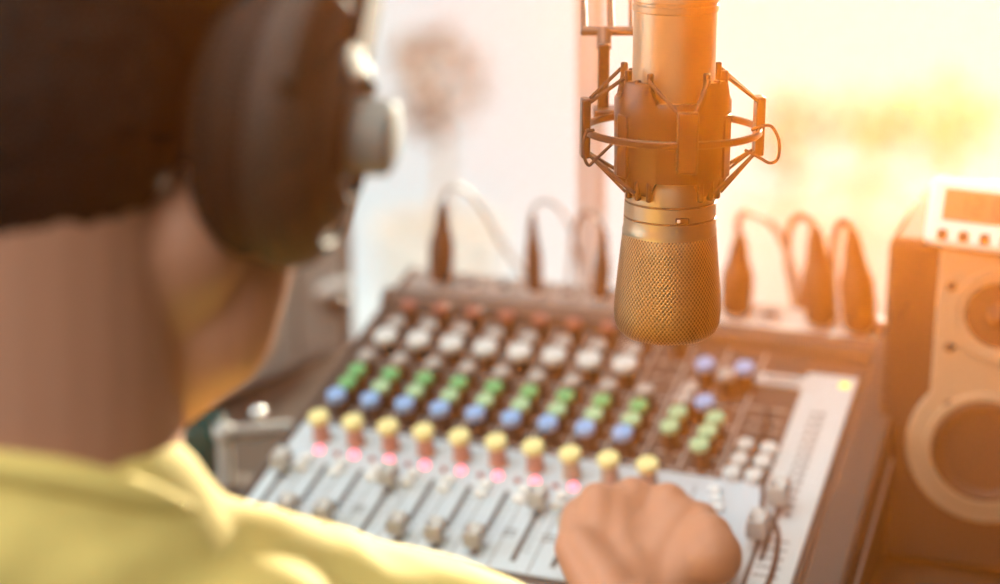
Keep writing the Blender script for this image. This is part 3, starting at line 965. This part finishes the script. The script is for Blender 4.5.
# ============================================================ planting on the terrace
def leaf_cloud(bm, c, r, n, size, rnd):
    for _ in range(n):
        while True:
            q = V((rnd.uniform(-1, 1), rnd.uniform(-1, 1), rnd.uniform(-1, 1)))
            if q.length < 1:
                break
        p = V(c) + V((q.x * r[0], q.y * r[1], q.z * r[2]))
        d = V((rnd.uniform(-1, 1), rnd.uniform(-1, 1), rnd.uniform(-0.4, 1))).normalized()
        x, y = frame(d)
        s = size * rnd.uniform(0.6, 1.3)
        a = [p - d * s, p + x * s * 0.4, p + d * s, p - x * s * 0.4]
        m_ = p + y * s * 0.12
        vv = [bm.verts.new(k) for k in a]; vm = bm.verts.new(m_)
        for i in range(4):
            bm.faces.new((vv[i], vv[(i + 1) % 4], vm))
def leafmat(name, col):
    m = mat(name, col, 1.0)
    b = m.node_tree.nodes['Principled BSDF']
    b.inputs['Specular IOR Level'].default_value = 0.0
    t = m.node_tree.nodes.new('ShaderNodeBsdfTranslucent'); mixn = m.node_tree.nodes.new('ShaderNodeMixShader')
    t.inputs[0].default_value = (*col, 1)
    mixn.inputs[0].default_value = 0.5
    m.node_tree.links.new(b.outputs[0], mixn.inputs[1]); m.node_tree.links.new(t.outputs[0], mixn.inputs[2])
    m.node_tree.links.new(mixn.outputs[0], m.node_tree.nodes['Material Output'].inputs['Surface'])
    return m
m_leafs = [leafmat('dry_leaf', (0.20, 0.185, 0.155)), leafmat('pale_leaf', (0.20, 0.18, 0.23))]
m_pot = mat('pale_pot', (0.82, 0.79, 0.74), 0.8)
m_stem = mat('pale_stem', (0.62, 0.52, 0.42), 0.8)
def shrub(px, py, t, r, n, k, label, seed):
    c = P(px, py, t)
    rnd = random.Random(seed)
    th = thing('potted_shrub', label, 'shrub', (c.x, c.y, -0.07), group='potted shrubs on the terrace')
    bm = BM(); lathe(bm, [(0, 0), (0.13, 0), (0.17, 0.28), (0.175, 0.30), (0.15, 0.30), (0.14, 0.26), (0, 0.26)], (c.x, c.y, -0.07), (0, 0, 1), 28); obj('pot', bm, m_pot, th)
    bm = BM()
    tube(bm, [(c.x, c.y, 0.18), (c.x + .02, c.y, (c.z + .18) / 2), (c.x, c.y, c.z)], 0.012, n=8)
    for q in range(5):
        a = q * 1.256
        tube(bm, [(c.x, c.y, c.z - r[2] * .7), (c.x + .3 * r[0] * cos(a), c.y + .3 * r[1] * sin(a), c.z), (c.x + .7 * r[0] * cos(a), c.y + .7 * r[1] * sin(a), c.z + .5 * r[2])], 0.006, n=6, steps=4)
    obj('stem', bm, m_stem, th)
    bm = BM(); leaf_cloud(bm, c, r, n, 0.035, rnd); obj('foliage', bm, m_leafs[k], th, smooth=False)
shrub(436, 84, 4.4, (0.13, 0.13, 0.15), 170, 0, 'dry tan shrub outside, between the headphones and the boom arm', 3)
shrub(788, 128, 4.6, (0.10, 0.10, 0.14), 90, 1, 'pale shrub outside, just right of the shock mount', 5)
shrub(868, 118, 4.9, (0.15, 0.14, 0.12), 90, 1, 'wide pale shrub outside, above the plugs', 6)
shrub(945, 120, 4.5, (0.17, 0.15, 0.13), 130, 1, 'fullest pale shrub outside, above the digital clock', 8)

# ============================================================ the person
def remesh(o, vox, sm_it=6, fac=0.5):
    r = o.modifiers.new('remesh', 'REMESH'); r.mode = 'VOXEL'; r.voxel_size = vox; r.use_smooth_shade = True
    s = o.modifiers.new('smooth', 'SMOOTH'); s.iterations = sm_it; s.factor = fac
    return o
hy, hp = radians(20), radians(27)
hR = V((cos(hy), -sin(hy), 0))
hF = V((sin(hy) * cos(hp), cos(hy) * cos(hp), -sin(hp)))
hU = hR.cross(hF)
HA = (hR, hF, hU)
HC = P(236, 120, 0.715) - hR * 0.080 + hU * 0.012 + hF * 0.004
def H(r, f, u):
    return HC + hR * r + hF * f + hU * u
body = BM()
ball(body, H(0, -0.012, 0.035), (0.076, 0.096, 0.086), HA)                 # skull
ball(body, H(0, -0.035, -0.005), (0.068, 0.065, 0.07), HA)
ball(body, H(0, 0.035, -0.035), (0.062, 0.058, 0.078), HA)                 # face
for s in (-1, 1):
    ball(body, H(0.036 * s, 0.045, -0.045), (0.031, 0.036, 0.040), HA)     # cheek
    cap(body, H(0.056 * s, 0.008, -0.062), H(0.028 * s, 0.055, -0.108), 0.030, 0.022)   # jaw
    cap(body, H(0.054 * s, 0.046, -0.055), H(0.049 * s, 0.052, -0.088), 0.036, 0.035)
    cap(body, H(0.049 * s, 0.052, -0.088), H(0.030 * s, 0.052, -0.112), 0.035, 0.030)
    ball(body, H(0.028 * s, 0.084, 0.016), (0.019, 0.012, 0.008), HA)      # brow
    ball(body, H(0.077 * s, -0.004, -0.012), (0.010, 0.018, 0.030), HA)    # ear
    ball(body, H(0.030 * s, 0.083, 0.000), (0.013, 0.010, 0.009), HA)      # eyelid
ball(body, H(0, 0.066, -0.108), (0.022, 0.018, 0.017), HA)                 # chin
cap(body, H(0, 0.090, 0.008), H(0, 0.110, -0.030), 0.007, 0.011)           # nose
for s in (-1, 1):
    ball(body, H(0.011 * s, 0.100, -0.033), 0.008)
ball(body, H(0, 0.088, -0.062), (0.023, 0.012, 0.006), HA); ball(body, H(0, 0.086, -0.073), (0.019, 0.012, 0.007), HA)   # lips
NB = V((-0.205, 0.69, 0.98))
cap(body, NB, H(0, -0.030, -0.045), 0.070, 0.063, seg=24)                  # neck
cap(body, V((-0.195, 0.71, 0.99)), H(0.0, 0.0, -0.06), 0.052, 0.050)
SR, SL = V((-0.020, 0.72, 0.893)), V((-0.375, 0.70, 0.89))
for s_ in (SR, SL):
    cap(body, V((-0.195, 0.69, 0.945)), s_, 0.050, 0.050)
ball(body, (-0.195, 0.69, 0.82), (0.155, 0.095, 0.16))
ball(body, (-0.195, 0.66, 0.62), (0.15, 0.11, 0.17))
ER = V((0.050, 0.895, 0.790))
WR = P(628, 612, 1.115)
cap(body, SR, ER, 0.048, 0.040); cap(body, ER, ER.lerp(WR, 0.45), 0.040, 0.036); cap(body, ER.lerp(WR, 0.45), WR, 0.036, 0.028)
EL = V((-0.50, 0.86, 0.80)); WL = V((-0.38, 1.06, 0.790))
cap(body, SL, EL, 0.048, 0.040); cap(body, EL, WL, 0.038, 0.027)
# right hand, closed over a fader: back of the hand up, fingers curled away and down, thumb along the near left side
def finger(bm, pts, r0, r1):
    n = len(pts) - 1
    for i in range(n):
        cap(bm, pts[i], pts[i + 1], r0 + (r1 - r0) * i / n, r0 + (r1 - r0) * (i + 1) / n, seg=14)
K = [P(598, 503, 1.150), P(633, 498, 1.158), P(668, 503, 1.152), P(700, 520, 1.142)]     # knuckles
PIP = [P(596, 501, 1.192), P(634, 500, 1.200), P(668, 507, 1.194), P(700, 524, 1.178)]
DIP = [P(600, 523, 1.200), P(636, 523, 1.206), P(668, 530, 1.198), P(697, 543, 1.184)]
TIP = [P(606, 536, 1.192), P(638, 538, 1.196), P(666, 544, 1.188), P(692, 556, 1.174)]
for k in range(4):
    rr = (0.0125, 0.0128, 0.0122, 0.0112)[k]
    finger(body, [K[k], PIP[k], DIP[k], TIP[k]], rr, rr * 0.78)
    base_ = WR + (K[k] - WR) * 0.18 + V((0.010 * (k - 1.5), 0, 0))
    cap(body, base_, K[k], 0.019, rr * 1.16, seg=14)
    cap(body, base_ - V((0, 0, 0.010)), K[k] - V((0, 0.004, 0.008)), 0.017, rr, seg=14)
cap(body, WR, WR + (K[1] - WR) * 0.3, 0.028, 0.026)
for ka, kb_ in ((0, 1), (1, 2), (2, 3)):
    mid = (K[ka] + K[kb_]) / 2
    cap(body, WR + (mid - WR) * 0.2, mid - (mid - WR) * (0.30 if ka == 1 else 0.06), 0.024, 0.0150 if ka != 1 else 0.0165)
cap(body, WR + V((0.012, 0.004, 0)), K[3] - V((-0.004, 0.018, 0.004)), 0.022, 0.016)       # heel of the hand
ball(body, P(712, 556, 1.118), 0.020)
cap(body, P(606, 590, 1.110), P(578, 548, 1.128), 0.022, 0.016)                            # thumb base
cap(body, P(578, 548, 1.128), P(580, 515, 1.160), 0.0150, 0.0125)
cap(body, P(580, 515, 1.160), P(592, 512, 1.185), 0.0125, 0.0100)
# left hand, resting open on the desk
for k in range(4):
    d0 = V((0.25 + 0.18 * (1.5 - k) * -1, 1, 0)).normalized()
    s0 = WL + V((0.022 * (1.5 - k) * 1.0, 0.075, -0.006))
    cap(body, WL + V((0, 0.01, 0)), s0, 0.016, 0.011)
    finger(body, [s0, s0 + d0 * 0.036 + V((0, 0, 0.004)), s0 + d0 * 0.058 + V((0, 0, -0.006)), s0 + d0 * 0.076 + V((0, 0, -0.016))], 0.010, 0.0075)
finger(body, [WL + V((0.015, 0.02, 0)), WL + V((0.045, 0.045, -0.008)), WL + V((0.058, 0.075, -0.014))], 0.013, 0.009)
person = remesh(obj('person', body, m_skin), 0.0032, 5)
tag(person, 'person in a yellow shirt and headphones seen from behind, one hand on a fader', 'person')
# hair: a cap of short dark strands
bm = BM()
ball(bm, H(0, -0.014, 0.040), (0.086, 0.106, 0.095), HA, seg=64)
ball(bm, H(0, -0.045, -0.012), (0.076, 0.066, 0.086), HA, seg=48)
ball(bm, H(0, 0.02, 0.075), (0.072, 0.082, 0.050), HA, seg=48)
hair = obj('hair', bm, m_hair, person)
remesh(hair, 0.004, 3)
tx = bpy.data.textures.new('hair_clumps', 'CLOUDS'); tx.noise_scale = 0.012
dm = hair.modifiers.new('clumps', 'DISPLACE'); dm.texture = tx; dm.strength = 0.006; dm.mid_level = 0.5
# shirt
bm = BM()
cap(bm, V((-0.185, 0.685, 0.968)), SR + V((0, 0, 0.004)), 0.060, 0.063, seg=24)
cap(bm, V((-0.205, 0.685, 0.968)), SL + V((0, 0, 0.004)), 0.060, 0.063, seg=24)
cap(bm, V((-0.11, 0.665, 0.935)), V((-0.29, 0.665, 0.935)), 0.060, 0.060, seg=24)
ball(bm, V((-0.206, 0.674, 0.984)), (0.096, 0.070, 0.085))
ball(bm, (-0.195, 0.69, 0.82), (0.180, 0.118, 0.17), seg=32)
ball(bm, (-0.195, 0.66, 0.64), (0.172, 0.130, 0.19), seg=32)
cap(bm, SR, SR.lerp(ER, 0.72), 0.062, 0.058, seg=24)
cap(bm, SL, SL.lerp(EL, 0.72), 0.062, 0.066, seg=24)
shirt = obj('shirt', bm, m_shirt, person)
remesh(shirt, 0.005, 10)
tx = bpy.data.textures.new('shirt_folds', 'CLOUDS'); tx.noise_scale = 0.075
dm = shirt.modifiers.new('folds', 'DISPLACE'); dm.texture = tx; dm.strength = 0.016; dm.mid_level = 0.5
bm = BM()
cc = V((-0.203, 0.690, 1.015)); cnrm = (H(0, -0.03, -0.045) - NB).normalized()
cnrm = V((0.12, 0.60, 0.82)).normalized()
xx_, yy_ = frame(cnrm)
tube(bm, [cc + xx_ * 0.077 * cos(a) + yy_ * 0.075 * sin(a) - V((0, 0, 0.008)) for a in [2 * pi * k / 24 for k in range(24)]], 0.0075, n=10, closed=True, steps=3)
obj('collar', bm, m_shirt, person)
# trousers
bm = BM()
cap(bm, (-0.27, 0.66, 0.54), (-0.30, 1.02, 0.54), 0.095, 0.070, seg=20); cap(bm, (-0.12, 0.66, 0.54), (-0.10, 1.02, 0.54), 0.095, 0.070, seg=20)
cap(bm, (-0.30, 1.02, 0.54), (-0.30, 1.00, 0.12), 0.066, 0.048, seg=20); cap(bm, (-0.10, 1.02, 0.54), (-0.10, 1.00, 0.12), 0.066, 0.048, seg=20)
ball(bm, (-0.195, 0.64, 0.56), (0.17, 0.125, 0.11))
remesh(obj('trousers', bm, m_trouser, person), 0.008, 6)
for sx_ in (-0.30, -0.10):
    bm = BM(); ball(bm, (sx_, 1.03, 0.045), (0.045, 0.13, 0.044)); cap(bm, (sx_, 1.0, 0.06), (sx_, 1.0, 0.12), 0.04, 0.038)
    remesh(obj('shoe', bm, m_white, person), 0.006, 4)
# stool
stl = thing('stool', 'round black stool under the person', 'stool', (-0.195, 0.66, 0))
bm = BM(); lathe(bm, [(0, 0.40), (0.17, 0.40), (0.19, 0.415), (0.19, 0.435), (0.17, 0.45), (0, 0.452)], (-0.195, 0.66, 0), (0, 0, 1), 40); obj('seat', bm, m_black, stl)
bm = BM(); lathe(bm, [(0.022, 0.06), (0.022, 0.40)], (-0.195, 0.66, 0), (0, 0, 1), 20); obj('column', bm, m_chrome, stl)
for k in range(5):
    a = k * 2 * pi / 5 + 0.3
    e = V((-0.195 + 0.26 * cos(a), 0.66 + 0.26 * sin(a), 0.04))
    bm = BM(); cyl(bm, (-0.195, 0.66, 0.075), e, 0.016, 0.012); ball(bm, e - V((0, 0, 0.015)), 0.025); obj('leg', bm, m_black, stl)

# ============================================================ headphones
hpn = thing('headphones', 'large black over-ear headphones worn by the person', 'headphones', H(0, 0, 0.05))
m_hp = mat('headphone_plastic', (0.030, 0.024, 0.018), 0.65)
m_hp.node_tree.nodes['Principled BSDF'].inputs['Specular IOR Level'].default_value = 0.3
m_pad = mat('ear_pad_leather', (0.014, 0.011, 0.009), 0.7, bump=0.2)
for m_ in (m_pad, m_hair):
    m_.node_tree.nodes['Principled BSDF'].inputs['Specular IOR Level'].default_value = 0.15
m_hub = mat('hub_grey', (0.20, 0.21, 0.185), 0.6)
for s in (1, -1):
    a = (hR * s + hF * 0.20).normalized()
    o_ = H(0.080 * s, -0.004, -0.012)
    R_ = 0.057
    bm = BM(); lathe(bm, [(R_ * 0.5, -0.005), (R_ * 0.80, -0.005), (R_ * 0.92, 0.002), (R_ * 0.98, 0.010), (R_ * 0.94, 0.020), (R_ * 0.5, 0.020)], o_, a, 48)
    cu = obj('ear_pad', bm, m_pad, hpn)
    bm = BM(); lathe(bm, [(R_ * 0.88, 0.018), (R_ * 1.0, 0.021), (R_ * 1.02, 0.028), (R_ * 0.96, 0.038), (R_ * 0.80, 0.045), (R_ * 0.78, 0.043), (R_ * 0.70, 0.043), (R_ * 0.66, 0.048), (R_ * 0.45, 0.052), (R_ * 0.42, 0.049), (R_ * 0.3, 0.049), (0, 0.050)], o_, a, 56)
    ec = obj('ear_cup', bm, m_hp, hpn)
    bm = BM(); lathe(bm, [(0.0155, 0.048), (0.0155, 0.061), (0.0145, 0.0655), (0.011, 0.067), (0, 0.067)], o_, a, 32)
    obj('hub', bm, m_hub, ec, label='grey disc at the centre of the cup')
    # yoke and rivets
    bm = BM()
    b2 = a.cross(hU).normalized()
    u2 = b2.cross(a).normalized() if b2.cross(a).dot(hU) > 0 else -b2.cross(a).normalized()
    pts_ = [o_ + a * 0.036 + (b2 * cos(q) + u2 * sin(q)) * (R_ * 1.09) for q in [pi * k / 12 for k in range(13)]]
    tube(bm, pts_, 0.0048, n=10, steps=3)
    obj('yoke', bm, m_hp, hpn)
    bm = BM(); cyl(bm, o_ + a * 0.036 + u2 * R_ * 1.05, H(0.084 * s, -0.004, 0.085), 0.007, 0.008); obj('slider', bm, m_hp, hpn)
    bm = BM()
    Rm = Matrix((b2, a, u2)).transposed()
    pr_ = [(-0.016, -0.006), (0.016, -0.006), (0.017, 0.03), (0.013, 0.088), (-0.013, 0.088), (-0.017, 0.03)]
    flat(bm, pr_, o_ + a * 0.043, b2, u2, a, 0.006)
    obj('yoke_arm', bm, m_hp, hpn, bevel=0.003)
    for (q, rr) in ((0.9, 0.6), (0.55, 0.86), (1.5, 0.6)):
        bm = BM(); ball(bm, o_ + a * 0.049 + (b2 * cos(q) * -1 + u2 * sin(q)) * R_ * rr, 0.0024); obj('screw', bm, m_hub, ec)
bm = BM()
tube(bm, [H(0.100 * cos(q), -0.004, 0.050 + 0.108 * sin(q)) for q in [radians(18) + radians(144) * k / 14 for k in range(15)]], 0.012, n=12, steps=3)
obj('headband', bm, m_pad, hpn)
